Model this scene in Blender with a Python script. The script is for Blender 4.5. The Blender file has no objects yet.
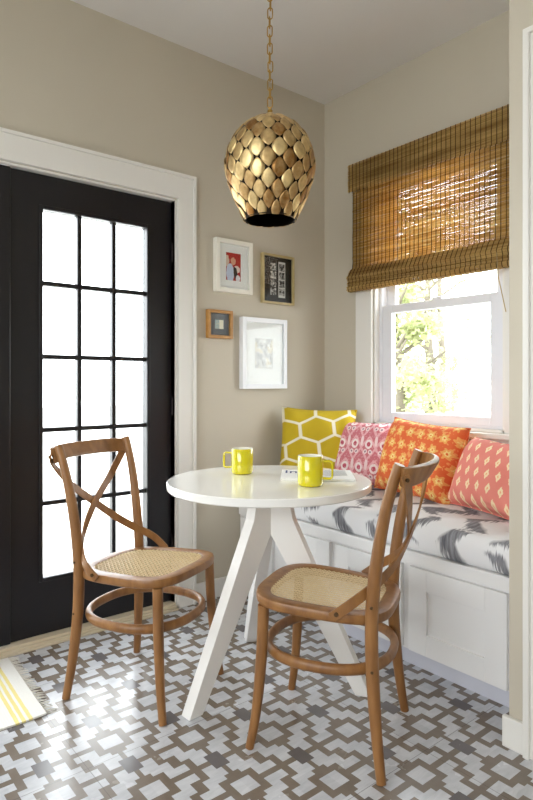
import bpy, bmesh, math, random
from mathutils import Vector, Matrix
random.seed(7)
R = math.radians
S = bpy.context.scene
COL = S.collection

# ------------------------------------------------------------------ mesh builder
class MB:
    def __init__(self):
        self.v = []; self.f = []
    def add(self, vs, fs):
        n = len(self.v); self.v += [tuple(p) for p in vs]
        self.f += [tuple(i + n for i in q) for q in fs]
        return self
    def box(self, a, b):
        x0, y0, z0 = [min(p, q) for p, q in zip(a, b)]; x1, y1, z1 = [max(p, q) for p, q in zip(a, b)]
        return self.add([(x0,y0,z0),(x1,y0,z0),(x1,y1,z0),(x0,y1,z0),(x0,y0,z1),(x1,y0,z1),(x1,y1,z1),(x0,y1,z1)],
                        [(0,3,2,1),(4,5,6,7),(0,1,5,4),(1,2,6,5),(2,3,7,6),(3,0,4,7)])
    def tube(self, pts, rad, n=12, closed=False, squash=None):
        pts = [Vector(p) for p in pts]; m = len(pts)
        if not hasattr(rad, '__len__'): rad = [rad] * m
        t0 = None; u = None; rings = []
        for i, p in enumerate(pts):
            if closed: t = pts[(i + 1) % m] - pts[i - 1]
            else: t = pts[min(i + 1, m - 1)] - pts[max(i - 1, 0)]
            t.normalize()
            if u is None:
                u = t.cross(Vector((0, 0, 1)))
                if u.length < .2: u = t.cross(Vector((0, 1, 0)))
                u.normalize()
            else:
                u = (u - t * u.dot(t)).normalized()
            w = t.cross(u)
            ring = []
            for k in range(n):
                a = 2 * math.pi * k / n
                q = u * math.cos(a) * rad[i] + w * math.sin(a) * rad[i]
                if squash:
                    q = Vector((q.x * squash[0], q.y * squash[1], q.z * squash[2]))
                ring.append(p + q)
            rings.append(ring)
        vs = [q for r in rings for q in r]; fs = []
        for i in range(m if closed else m - 1):
            a = i * n; b = ((i + 1) % m) * n
            for k in range(n):
                fs.append((a + k, a + (k + 1) % n, b + (k + 1) % n, b + k))
        if not closed:
            fs.append(tuple(range(n))[::-1]); fs.append(tuple((m - 1) * n + k for k in range(n)))
        return self.add(vs, fs)
    def lathe(self, prof, n=32, c=(0, 0, 0)):
        vs = []; fs = []; m = len(prof)
        for r, z in prof:
            for k in range(n):
                a = 2 * math.pi * k / n
                vs.append((c[0] + r * math.cos(a), c[1] + r * math.sin(a), c[2] + z))
        for i in range(m - 1):
            for k in range(n):
                fs.append((i * n + k, i * n + (k + 1) % n, (i + 1) * n + (k + 1) % n, (i + 1) * n + k))
        if prof[0][0] > 1e-5: fs.append(tuple(range(n))[::-1])
        if prof[-1][0] > 1e-5: fs.append(tuple((m - 1) * n + k for k in range(n)))
        return self.add(vs, fs)
    def prism(self, poly, f0, f1):
        """poly: list of 2d points; f0/f1 map a 2d point to 3d for the two faces"""
        n = len(poly)
        vs = [f0(*p) for p in poly] + [f1(*p) for p in poly]
        fs = [tuple(range(n)), tuple(range(n, 2 * n))[::-1]]
        for k in range(n):
            fs.append((k, n + k, n + (k + 1) % n, (k + 1) % n))
        return self.add(vs, fs)
    def ribbon(self, pts, nrm, w, t):
        """a flat bent strip: width w across, thickness t along the given normals"""
        pts = [Vector(p) for p in pts]; m = len(pts); vs = []; fs = []
        for i, p in enumerate(pts):
            tg = (pts[min(i + 1, m - 1)] - pts[max(i - 1, 0)]).normalized()
            nn = Vector(nrm[i]); nn = (nn - tg * nn.dot(tg)).normalized()
            s = tg.cross(nn)
            e = .28
            for a, b in ((-1+e, -1), (1-e, -1), (1, -1+e), (1, 1-e), (1-e, 1), (-1+e, 1), (-1, 1-e), (-1, -1+e)):
                aa = a if abs(a) == 1 else (a / abs(a)) * (1 - e * t / w)
                vs.append(p + s * (w / 2) * aa + nn * (t / 2) * b)
        k = 8
        for i in range(m - 1):
            for j in range(k):
                fs.append((i*k + j, i*k + (j+1) % k, (i+1)*k + (j+1) % k, (i+1)*k + j))
        fs.append(tuple(range(k))[::-1]); fs.append(tuple((m-1)*k + j for j in range(k)))
        return self.add(vs, fs)
    def build(self, name, mat, parent=None, smooth=None, bevel=0, seg=2, kind=None, loc=None):
        me = bpy.data.meshes.new(name); me.from_pydata(self.v, [], self.f)
        bm = bmesh.new(); bm.from_mesh(me); bmesh.ops.recalc_face_normals(bm, faces=bm.faces); bm.to_mesh(me); bm.free()
        if smooth is not None:
            for p in me.polygons: p.use_smooth = True
            me.set_sharp_from_angle(angle=R(smooth))
        me.materials.append(mat)
        o = bpy.data.objects.new(name, me); COL.objects.link(o)
        if parent: o.parent = parent
        if loc: o.location = loc
        if bevel:
            b = o.modifiers.new('bevel', 'BEVEL'); b.width = bevel; b.segments = seg; b.limit_method = 'ANGLE'; b.angle_limit = R(40)
            b.harden_normals = False
        if kind: o['kind'] = kind
        return o

def empty(name, loc=(0, 0, 0), rot=(0, 0, 0)):
    o = bpy.data.objects.new(name, None); COL.objects.link(o)
    o.location = loc; o.rotation_euler = rot; o.empty_display_size = .1
    return o
def tag(o, label, cat, group=None):
    o['label'] = label; o['category'] = cat
    if group: o['group'] = group
    return o
def copy_tree(o, parent=None):
    c = o.copy(); COL.objects.link(c)
    if parent: c.parent = parent
    for ch in list(o.children): copy_tree(ch, c)
    return c
def spline(pts, n=8):
    """Catmull-Rom through the points"""
    P = [Vector(p) for p in pts]; out = []
    for i in range(len(P) - 1):
        a = P[max(i - 1, 0)]; b = P[i]; c = P[i + 1]; d = P[min(i + 2, len(P) - 1)]
        for k in range(n):
            t = k / n
            out.append(.5 * ((2 * b) + (c - a) * t + (2*a - 5*b + 4*c - d) * t*t + (3*b - a - 3*c + d) * t**3))
    out.append(P[-1]); return out

# ------------------------------------------------------------------ materials
def lin(c):
    return tuple(((x/255)/12.92 if x/255 <= .04045 else ((x/255 + .055)/1.055)**2.4) for x in c) + (1,)
class X:
    """little arithmetic on shader sockets"""
    nt = None
    def __init__(s, v): s.v = v
    @staticmethod
    def op(o, *a, clamp=False):
        n = X.nt.nodes.new('ShaderNodeMath'); n.operation = o; n.use_clamp = clamp
        for i, q in enumerate(a):
            q = q.v if isinstance(q, X) else q
            if isinstance(q, (int, float)): n.inputs[i].default_value = q
            else: X.nt.links.new(q, n.inputs[i])
        return X(n.outputs[0])
    def __add__(s, o): return X.op('ADD', s, o)
    __radd__ = __add__
    def __sub__(s, o): return X.op('SUBTRACT', s, o)
    def __rsub__(s, o): return X.op('SUBTRACT', o, s)
    def __mul__(s, o): return X.op('MULTIPLY', s, o)
    __rmul__ = __mul__
    def __truediv__(s, o): return X.op('DIVIDE', s, o)
    def lt(s, o): return X.op('LESS_THAN', s, o)
    def gt(s, o): return X.op('GREATER_THAN', s, o)
    def abs(s): return X.op('ABSOLUTE', s)
    def mx(s, o): return X.op('MAXIMUM', s, o)
    def mn(s, o): return X.op('MINIMUM', s, o)
    def mod(s, o): return X.op('FLOORED_MODULO', s, o)
    def pp(s, o): return X.op('PINGPONG', s, o)
    def floor(s): return X.op('FLOOR', s)
    def sin(s): return X.op('SINE', s)
    def sqrt(s): return X.op('SQRT', s)
    def step(s, e, w): return X.op('MULTIPLY_ADD', s - e, 1.0 / w, .5, clamp=True)  # soft greater-than
def rect(x, y, a, b, c, d): return x.gt(a) * x.lt(b) * y.gt(c) * y.lt(d)
def ell(x, y, cx, cy, rx, ry):
    a = (x - cx) / rx; b = (y - cy) / ry
    return (a*a + b*b).lt(1.0)
class Mat:
    def __init__(s, name, col=(200, 200, 200), rough=.5, **kw):
        s.m = bpy.data.materials.new(name); s.m.use_nodes = True; s.nt = s.m.node_tree
        s.b = s.nt.nodes['Principled BSDF']; s.out = s.nt.nodes['Material Output']
        s.b.inputs['Base Color'].default_value = lin(col); s.b.inputs['Roughness'].default_value = rough
        for k, v in kw.items(): s.b.inputs[k.replace('_', ' ')].default_value = v
        X.nt = s.nt
    def coords(s, kind='Object', scale=None):
        n = s.nt.nodes.new('ShaderNodeTexCoord'); o = n.outputs[kind]
        if scale:
            mp = s.nt.nodes.new('ShaderNodeMapping'); mp.inputs['Scale'].default_value = scale
            s.nt.links.new(o, mp.inputs[0]); o = mp.outputs[0]
        return o
    def xyz(s, kind='Object'):
        n = s.nt.nodes.new('ShaderNodeSeparateXYZ'); s.nt.links.new(s.coords(kind), n.inputs[0])
        return [X(q) for q in n.outputs]
    def vec(s, x, y, z=0):
        n = s.nt.nodes.new('ShaderNodeCombineXYZ')
        for i, q in enumerate((x, y, z)):
            if isinstance(q, X): s.nt.links.new(q.v, n.inputs[i])
            else: n.inputs[i].default_value = q
        return n.outputs[0]
    def noise(s, scale, detail=3, co=None, rough=.55, dist=0):
        n = s.nt.nodes.new('ShaderNodeTexNoise'); n.inputs['Scale'].default_value = scale
        n.inputs['Detail'].default_value = detail; n.inputs['Roughness'].default_value = rough
        n.inputs['Distortion'].default_value = dist
        s.nt.links.new(co if co is not None else s.coords(), n.inputs['Vector'])
        return X(n.outputs[0])
    def mix(s, fac, a, b):
        n = s.nt.nodes.new('ShaderNodeMix'); n.data_type = 'RGBA'; n.clamp_factor = True
        for i, q in ((0, fac), (6, a), (7, b)):
            if isinstance(q, X): q = q.v
            if isinstance(q, (int, float)): n.inputs[i].default_value = q
            elif isinstance(q, tuple): n.inputs[i].default_value = lin(q)
            else: s.nt.links.new(q, n.inputs[i])
        return n.outputs[2]
    def color(s, sock): s.nt.links.new(sock, s.b.inputs['Base Color']); return s
    def inp(s, name, x): s.nt.links.new(x.v if isinstance(x, X) else x, s.b.inputs[name]); return s
    def bump(s, h, strength=.3, dist=.002):
        n = s.nt.nodes.new('ShaderNodeBump'); n.inputs['Strength'].default_value = strength; n.inputs['Distance'].default_value = dist
        s.nt.links.new(h.v if isinstance(h, X) else h, n.inputs['Height']); s.nt.links.new(n.outputs[0], s.b.inputs['Normal']); return s
    def translucent(s, fac, col=None):
        t = s.nt.nodes.new('ShaderNodeBsdfTranslucent'); mx = s.nt.nodes.new('ShaderNodeMixShader')
        mx.inputs[0].default_value = fac
        if col is not None:
            if isinstance(col, tuple): t.inputs[0].default_value = lin(col)
            else: s.nt.links.new(col, t.inputs[0])
        s.nt.links.new(s.b.outputs[0], mx.inputs[1]); s.nt.links.new(t.outputs[0], mx.inputs[2])
        s.nt.links.new(mx.outputs[0], s.out.inputs[0]); return s

M = {}
def plain(name, col, rough=.5, nz=0, bump=0, bs=200, **kw):
    m = Mat(name, col, rough, **kw)
    if nz:
        d = tuple(max(0, c - nz) for c in col)
        m.color(m.mix(m.noise(3, 4), d, col))
    if bump: m.bump(m.noise(bs, 2), bump, .001)
    M[name] = m.m; return m.m

plain('wall_paint', (196, 188, 171), .75, 4, .06, 350)
plain('ceiling_paint', (226, 224, 222), .85, 3, .05, 300)
plain('white_trim', (228, 226, 220), .35, 3)
plain('white_cabinet', (232, 231, 230), .38, 3)
plain('white_table', (240, 239, 235), .2, 2, Coat_Weight=.5, Coat_Roughness=.05)
plain('table_leg_paint', (236, 234, 230), .42, 3)
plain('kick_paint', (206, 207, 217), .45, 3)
plain('vinyl_window', (222, 224, 230), .3, 2)
plain('door_paint', (15, 13, 19), .36, 4)
plain('mug_glaze', (212, 200, 22), .12, 6, Coat_Weight=.6)
plain('mug_inside', (240, 238, 225), .15, 2)
plain('dark_metal', (45, 34, 24), .5, 10, Metallic=.8)
plain('screw_metal', (90, 70, 50), .4, 10, Metallic=.9)
plain('brass', (196, 160, 92), .32, 30, Metallic=1.0)
plain('hinge_metal', (60, 55, 55), .4, 5, Metallic=.9)
plain('mat_board', (240, 239, 235), .8, 2)
plain('white_frame', (235, 232, 220), .4, 4)
plain('cool_white_frame', (232, 234, 237), .35, 3)
plain('grey_mat', (112, 114, 116), .8, 5)
plain('paper', (238, 238, 236), .6, 3)
plain('blue_ink', (40, 52, 110), .6)
plain('grey_ink', (120, 120, 124), .6)
plain('cord_cotton', (190, 165, 115), .8, 10)
plain('bulb_glass', (235, 225, 205), .25, 3)
plain('thread', (66, 44, 22), .9, 10)
plain('bark', (120, 112, 100), .9, 25, .5, 20)
plain('deck_concrete', (215, 213, 208), .8, 12)
plain('fringe_cotton', (232, 228, 218), .9, 6)

def leaf_mat():
    m = Mat('leaves', (150, 175, 95), .6)
    c = m.mix(m.noise(1.6, 2), (140, 156, 106), (200, 198, 152))
    m.color(c); m.translucent(.4, c); M['leaves'] = m.m
leaf_mat()

def pane_mat():
    m = Mat('pane_glass'); nt = m.nt
    tr = nt.nodes.new('ShaderNodeBsdfTransparent'); tr.inputs[0].default_value = (.97, .98, .98, 1)
    gl = nt.nodes.new('ShaderNodeBsdfGlossy'); gl.inputs['Roughness'].default_value = .02
    lw = nt.nodes.new('ShaderNodeLayerWeight'); lw.inputs['Blend'].default_value = .5
    fr_ = X(lw.outputs['Facing']); fr_ = X.op('POWER', fr_, 5.0) * .5 + .02; fr = fr_.v.node
    mx = nt.nodes.new('ShaderNodeMixShader')
    nt.links.new(fr.outputs[0], mx.inputs[0]); nt.links.new(tr.outputs[0], mx.inputs[1]); nt.links.new(gl.outputs[0], mx.inputs[2])
    nt.links.new(mx.outputs[0], m.out.inputs[0]); M['pane_glass'] = m.m
pane_mat()

def wood(name, a, b, scale=(40, 40, 3), rough=.45):
    m = Mat(name, a, rough)
    n = m.noise(1, 4, m.coords('Object', scale)); n2 = m.noise(5, 2)
    m.color(m.mix(((n - .3) * 1.6) * .75 + n2 * .3, a, b)); m.bump(n, .08, .001)
    M[name] = m.m
wood('chair_wood', (106, 66, 29), (176, 126, 72), (30, 30, 6), .42)
wood('frame_wood', (160, 112, 52), (200, 150, 84), (10, 40, 40))
wood('threshold_wood', (192, 178, 150), (218, 206, 182), (60, 3, 60), .55)
wood('champagne_frame', (160, 140, 92), (205, 188, 140), (20, 20, 20), .35)

def cane():
    m = Mat('cane', (214, 180, 126), .55); m.color(m.mix(m.noise(60, 2), (216, 190, 142), (238, 220, 180))); M['cane'] = m.m
cane()

# floor of mosaic tiles: white and dark squares on a lattice, zigzag pieces between them
def floor_mat():
    m = Mat('mosaic_tile', rough=.4)
    x, y, z = m.xyz()
    u = (x - 1.4369 + .1455 * 40) / (.1455 / 8); v = (y + .9509 + .2135 * 40) / (.2135 / 12)
    p = u.pp(8.0); q = v.pp(12.0)
    rects = [(.62, 2.45, 3.3, 7.1), (.62, 4.75, 3.3, 5.1), (2.9, 7.4, 1.42, 3.5), (3.9, 6.2, .45, 1.55)]
    w = None
    for a, b, c, d in rects:
        for r in ((a, b, c, d), (8 - b, 8 - a, 12 - d, 12 - c)):
            t = rect(p, q, *r); w = t if w is None else w.mx(t)
    sq = rect(p, q, -1, 1.65, -1, 1.85).mx(rect(p, q, 6.35, 9, 10.15, 13))
    dk = rect(p, q, 6.0, 9, -1, 1.4).mx(rect(p, q, -1, 2.0, 10.6, 13))
    w = w.mx(sq)
    cu = (u / 16.0 + .25).floor(); cv = (v / 12.0 + .5).floor()
    wn = m.nt.nodes.new('ShaderNodeTexWhiteNoise'); wn.noise_dimensions = '2D'
    m.nt.links.new(m.vec((u / 8.0 + .5).floor(), (v / 6.0).floor()), wn.inputs['Vector'])
    tone = X(wn.outputs[0])
    streak = m.noise(1, 5, m.coords('Object', (45, 12, 10)), .65, .6)
    cloud = m.noise(9, 4)
    white = m.mix((streak - .38) * 1.5 * .8 + tone * .22 , (204, 205, 209), (150, 152, 158))
    gr = m.mix(cloud * .75 + m.noise(60, 3) * .3, (94, 82, 70), (132, 120, 108))
    dark = m.mix(cloud, (84, 78, 77), (110, 105, 106))
    c = m.mix(w, gr, white); c = m.mix(dk, c, dark)
    seam = ((x - .355).mod(.582)).lt(.0022).mx(((y + 1.915).mod(.854)).lt(.0022))
    c = m.mix(seam * .6, c, (70, 62, 55))
    m.color(c)
    m.inp('Roughness', cloud * .2 + .14); m.b.inputs['IOR'].default_value = 1.58
    m.bump(w.mx(dk) * .3 + m.noise(120, 2) * .3, .15, .001)
    M['floor'] = m.m
floor_mat()

# ------------------------------------------------------------------ setting
def struct(mb, name, mat, **kw): return mb.build(name, M[mat], kind='structure', **kw)
CZ = 2.886
struct(MB().box((-.12, -5.2, -.1), (5.2, .16, 0)), 'floor', 'floor')
struct(MB().box((-.14, -5.2, CZ), (5.2, .16, CZ + .1)), 'ceiling', 'ceiling_paint')
DY0, DY1, DZ = -2.72, -1.070, 2.084        # opening of the pair of dark glazed doors
struct(MB().box((-.14, DY1, 0), (0, .16, CZ)).box((-.14, DY0, DZ), (0, DY1, CZ)).box((-.14, -5.2, 0), (0, DY0, CZ)), 'wall_left', 'wall_paint')
WX0, WX1, WZ0, WZ1 = .402, 1.198, .915, 2.30
struct(MB().box((0, 0, 0), (WX0, .16, CZ)).box((WX1, 0, 0), (1.83, .16, CZ)).box((WX0, 0, 0), (WX1, .16, WZ0)).box((WX0, 0, WZ1), (WX1, .16, CZ)), 'wall_back', 'wall_paint')
SX, SY = 1.673, -.83
struct(MB().box((SX, SY, 0), (1.83, 0, CZ)).box((1.83, SY, 2.14), (2.62, SY + .13, CZ)).box((2.62, SY, 0), (5.2, SY + .13, CZ)), 'wall_right', 'wall_paint')
# the rest of the room behind the viewpoint, with a wide opening added for fill daylight
FW0, FW1, FZ0, FZ1 = .9, 4.0, .95, 2.4
struct(MB().box((5.0, -5.2, 0), (5.14, SY, CZ)), 'wall_far', 'wall_paint')
struct(MB().box((0, -5.2, 0), (FW0, -5.06, CZ)).box((FW1, -5.2, 0), (5.0, -5.06, CZ)).box((FW0, -5.2, 0), (FW1, -5.06, FZ0)).box((FW0, -5.2, FZ1), (FW1, -5.06, CZ)), 'wall_front', 'wall_paint')
# trim
def casing_x(y_in, y_out, z0, z1, mb):
    mb.box((0, y_in, z0), (.018, y_out, z1))
c = MB()
s_in, s_out, t_in, t_out = -1.058, -.962, 2.092, 2.214
c.prism([(s_out, 0), (s_out, t_out), (DY0 - .12, t_out), (DY0 - .12, 0), (DY0, 0), (DY0, t_in), (s_in, t_in), (s_in, 0)],
        lambda a, b: (.001, a, b), lambda a, b: (.019, a, b))
struct(c, 'trim_1', 'white_trim', bevel=.002)
bb = MB(); e = .016
bb.prism([(s_out + .006, 0), (s_out + .006, t_out + .006), (DY0 - .126, t_out + .006), (DY0 - .126, 0), (DY0 - .126 + e, 0), (DY0 - .126 + e, t_out - .01), (s_out - .01, t_out - .01), (s_out - .01, 0)],
         lambda a, b: (.001, a, b), lambda a, b: (.028, a, b))
struct(bb, 'trim_2', 'white_trim', bevel=.002)
struct(MB().box((-.14, DY1 - .0, 0), (.001, DY1 + .012, DZ)).box((-.14, DY0, DZ - .004), (.001, DY1, DZ + .006)).box((-.14, DY0 - .01, 0), (.001, DY0, DZ)), 'trim_3', 'white_trim')
th = MB().box((-.14, DY0, 0), (.012, DY1, .03)).box((.012, DY0, 0), (.026, DY1, .02)).box((.026, DY0, 0), (.040, DY1, .011))
struct(th, 'trim_4', 'threshold_wood', bevel=.003)
def baseboard(name, a, b):
    o = MB().box(a, b); return struct(o, name, 'white_trim', bevel=.004)
baseboard('baseboard_left', (0, -.956, 0), (.016, -.69, .10))
baseboard('baseboard_right', (SX - .016, SY - .018, 0), (1.730, SY, .098))
# casing of the doorway at the right edge
c = MB()
c.prism([(1.738, 0), (1.738, 2.231), (2.70, 2.231), (2.70, 0), (2.60, 0), (2.60, 2.12), (1.842, 2.12), (1.842, 0)], lambda a, b: (a, SY - .001, b), lambda a, b: (a, SY - .016, b))
struct(c, 'trim_5', 'white_trim', bevel=.002)
c = MB()
c.prism([(1.730, 0), (1.730, 2.238), (2.706, 2.238), (2.706, 0), (2.688, 0), (2.688, 2.220), (1.750, 2.220), (1.750, 0)], lambda a, b: (a, SY - .001, b), lambda a, b: (a, SY - .028, b))
struct(c, 'trim_6', 'white_trim', bevel=.003)
struct(MB().box((1.84, SY + .03, .005), (2.61, SY + .07, 2.138)), 'door_3', 'white_trim', bevel=.003)

# ------------------------------------------------------------------ dark glazed doors
def glazed_door(name, y0, y1):
    """stiles and rails as one dark leaf, muntin bars and glass as its parts"""
    root = empty(name, (0, 0, 0)); root['kind'] = 'structure'
    xb, xf = -.075, -.03
    gy0, gy1, gz0, gz1 = y0 + .141, y1 - .139, .283, 1.925
    f = MB().box((xb, y0, .032), (xf, gy0, 2.078)).box((xb, gy1, .032), (xf, y1, 2.078)).box((xb, gy0, .032), (xf, gy1, gz0)).box((xb, gy0, gz1), (xf, gy1, 2.078))
    f.build('door_leaf', M['door_paint'], root, kind='structure')
    w = .018                                    # raised moulding round the glass
    mo = MB()
    mo.box((xf, gy0 - w, gz0 - w), (xf + .007, gy0, gz1 + w)).box((xf, gy1, gz0 - w), (xf + .007, gy1 + w, gz1 + w))
    mo.box((xf, gy0, gz0 - w), (xf + .007, gy1, gz0)).box((xf, gy0, gz1), (xf + .007, gy1, gz1 + w))
    mo.build('glass_moulding', M['door_paint'], root, bevel=.003, kind='structure')
    mu = MB()
    for k in (1, 2):
        yy = gy0 + (gy1 - gy0) * k / 3; mu.box((xb + .006, yy - .0105, gz0), (xf - .004, yy + .0105, gz1))
    for k in range(1, 5):
        zz = gz0 + (gz1 - gz0) * k / 5; mu.box((xb + .005, gy0, zz - .0105), (xf - .003, gy1, zz + .0105))
    mu.build('muntin_grid', M['door_paint'], root, bevel=.004, kind='structure')
    MB().box((-.056, gy0, gz0), (-.052, gy1, gz1)).build('glass', M['pane_glass'], root, kind='structure')
    return root
d1 = glazed_door('door_1', -1.866, -1.073)
for zz in (.32, 1.03, 1.82):
    MB().tube([(-.026, -1.068, zz - .045), (-.026, -1.068, zz + .045)], .005, 10).build('hinge', M['hinge_metal'], d1, smooth=40, kind='structure')
d2 = glazed_door('door_2', -2.715, -1.902)
MB().box((-.03, -1.915, .034), (-.006, -1.868, 2.076)).build('astragal', M['door_paint'], d2, bevel=.004, kind='structure')

# ------------------------------------------------------------------ window
def window():
    root = empty('window_1'); root['kind'] = 'structure'
    def part(mb, n, mat='vinyl_window', **kw): return mb.build(n, M[mat], root, kind='structure', **kw)
    x0, x1 = WX0, WX1
    part(MB().box((x0 - .125, -.02, WZ0 - .02), (x0 - .004, -.001, 2.39)).box((x1 + .004, -.02, WZ0 - .02), (x1 + .125, -.001, 2.39)).box((x0 - .125, -.02, WZ1 + .0), (x1 + .125, -.001, 2.39)), 'window_casing', 'white_trim', bevel=.003)
    part(MB().box((x0, -.002, WZ0), (x0 + .012, .16, WZ1)).box((x1 - .012, -.002, WZ0), (x1, .16, WZ1)).box((x0, -.002, WZ1 - .012), (x1, .16, WZ1)).box((x0, -.002, WZ0), (x1, .16, WZ0 + .012)), 'window_jamb', 'white_trim')
    part(MB().box((x0 - .135, -.05, WZ0 - .028), (x1 + .135, 0, WZ0 - .002)), 'window_stool', 'white_trim', bevel=.004)
    part(MB().box((x0 - .115, -.018, .80), (x1 + .115, -.001, WZ0 - .028)), 'window_apron', 'white_trim', bevel=.003)
    a0, a1 = x0 + .03, x1 - .03
    part(MB().box((x0 + .012, .03, WZ0 + .012), (a0, .12, WZ1 - .012)).box((a1, .03, WZ0 + .012), (x1 - .012, .12, WZ1 - .012)).box((a0, .03, WZ0 + .012), (a1, .12, WZ0 + .028)), 'window_track', bevel=.002)
    def sash(n, y0, y1, z0, z1, st, rb, rt):
        part(MB().box((a0, y0, z0), (a0 + st, y1, z1)).box((a1 - st, y0, z0), (a1, y1, z1)).box((a0 + st, y0, z0), (a1 - st, y1, z0 + rb)).box((a0 + st, y0, z1 - rt), (a1 - st, y1, z1)), n, bevel=.003)
        part(MB().box((a0 + st, (y0 + y1)/2 - .002, z0 + rb), (a1 - st, (y0 + y1)/2 + .002, z1 - rt)), 'sash_glass', 'pane_glass')
    sash('lower_sash', .035, .072, .940, 1.588, .066, .044, .045)
    sash('upper_sash', .078, .113, 1.555, WZ1 - .012, .058, .03, .045)
    part(MB().box((.765, .036, 1.586), (.825, .066, 1.604)), 'sash_lock', bevel=.004)
window()

# ------------------------------------------------------------------ built-in window seat
FX = .655                                            # depth of the face frame
bench = tag(empty('window_seat'), 'white built-in window seat cabinet with shaker doors under the window', 'window seat')
XR = SX - .002
MB().box((.002, -FX, .075), (XR, -.002, .452)).build('carcass', M['white_cabinet'], bench)
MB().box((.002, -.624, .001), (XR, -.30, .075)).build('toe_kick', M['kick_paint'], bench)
MB().box((.002, -FX - .012, .425), (XR, -.002, .475)).build('seat_board', M['white_cabinet'], bench, bevel=.003)
for xa, xb in ((.03, .300), (.335, .713), (.749, 1.124), (1.162, 1.578)):
    d = empty('cabinet_door'); d.parent = bench
    y1, y0 = -FX - .0005, -FX - .02; z0, z1 = .082, .418; s = .084
    fr = MB().box((xa, y0, z0), (xa + s, y1, z1)).box((xb - s, y0, z0), (xb, y1, z1)).box((xa + s, y0, z0), (xb - s, y1, z0 + s)).box((xa + s, y0, z1 - s), (xb - s, y1, z1))
    fr.build('door_frame', M['white_cabinet'], d, bevel=.0015)
    MB().box((xa + s, y0 + .011, z0 + s), (xb - s, y1, z1 - s)).build('door_panel', M['white_cabinet'], d)

def cushion_mat():
    m = Mat('ikat_cotton', (235, 235, 236), .9)
    x, y, z = m.xyz()
    v = (y + z) / .24
    warp = m.noise(1, 2, m.coords('Object', (7, 5, 5))) - .5
    jag = m.noise(1, 2, m.coords('Object', (150, 7, 7))) - .5          # brushed ends of the strokes run down the cloth
    vv = v + jag * .28
    u = x / .19 + vv.pp(.5) * 1.0 + warp * .4
    d = (u.mod(1.0) - .5).abs()
    wdt = (m.noise(1, 2, m.coords('Object', (8, 7, 7))) - .22) * .55
    mask = (wdt + jag * .26 - d).step(0, .10)
    brk = ((vv + (u.floor() * .37)).mod(1.0) - .5).abs()
    brk = (brk + warp * .3).step(.06, .06)
    tone = m.noise(1, 3, m.coords('Object', (120, 14, 14)))
    grey = m.mix(tone * 1.6 - .35, (84, 84, 90), (168, 168, 173))
    m.color(m.mix(mask * brk, (234, 234, 235), grey))
    m.bump(m.noise(9, 3) * 1.0 + m.noise(500, 2) * .05, .35, .012)
    M['ikat_cotton'] = m.m
cushion_mat()

def cushion():
    x0, x1, y0, y1, z0, z1 = .006, XR - .003, -.672, -.012, .476, .605
    bm = bmesh.new(); nx, ny, nz = 64, 28, 6
    me = MB()
    # box with rounded, puffy faces: superellipsoid style mapping of a cube grid
    def P(a, b, c):
        # a,b,c in -1..1
        ex = (1 - abs(a)**14 * .012)
        pz = c
        k = (1 - abs(b)**8) ** .5 * (1 - abs(a)**26)**.5
        yb = b * (1 - .0 * abs(c))
        # round the edges of front/back
        rb = 1 - .055 * (abs(c)**3)
        ra = 1 - .012 * (abs(c)**3)
        x = (x0 + x1)/2 + a * (x1 - x0)/2 * ra
        y = (y0 + y1)/2 + yb * (y1 - y0)/2 * rb
        z = (z0 + z1)/2 + pz * (z1 - z0)/2 * (1 - .16 * abs(b)**6 if c > 0 else 1.0)
        if c > 0:
            z += .010 * math.sin(x * 9 + y * 4) * k * c + .007 * math.sin(x * 23 - y * 17) * k * c
        return (x, y, z)
    grid = {}
    vs = []; fs = []
    def vid(p):
        key = tuple(round(q, 5) for q in p)
        if key not in grid: grid[key] = len(vs); vs.append(P(*p))
        return grid[key]
    def face(fn, n, m):
        for i in range(n):
            for j in range(m):
                q = [fn(-1 + 2*(i+a)/n, -1 + 2*(j+b)/m) for a, b in ((0,0),(1,0),(1,1),(0,1))]
                fs.append(tuple(vid(p) for p in q))
    face(lambda s, t: (s, t, 1), nx, ny); face(lambda s, t: (s, t, -1), nx, ny)
    face(lambda s, t: (s, 1, t), nx, nz); face(lambda s, t: (s, -1, t), nx, nz)
    face(lambda s, t: (1, s, t), ny, nz); face(lambda s, t: (-1, s, t), ny, nz)
    o = me.add(vs, fs).build('seat_cushion', M['ikat_cotton'], smooth=180)
    b = o.modifiers.new('s', 'SUBSURF'); b.levels = 1; b.render_levels = 1
    tag(o, 'long white bench cushion with grey brushed flame pattern on the window seat', 'cushion')
cushion()

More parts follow.
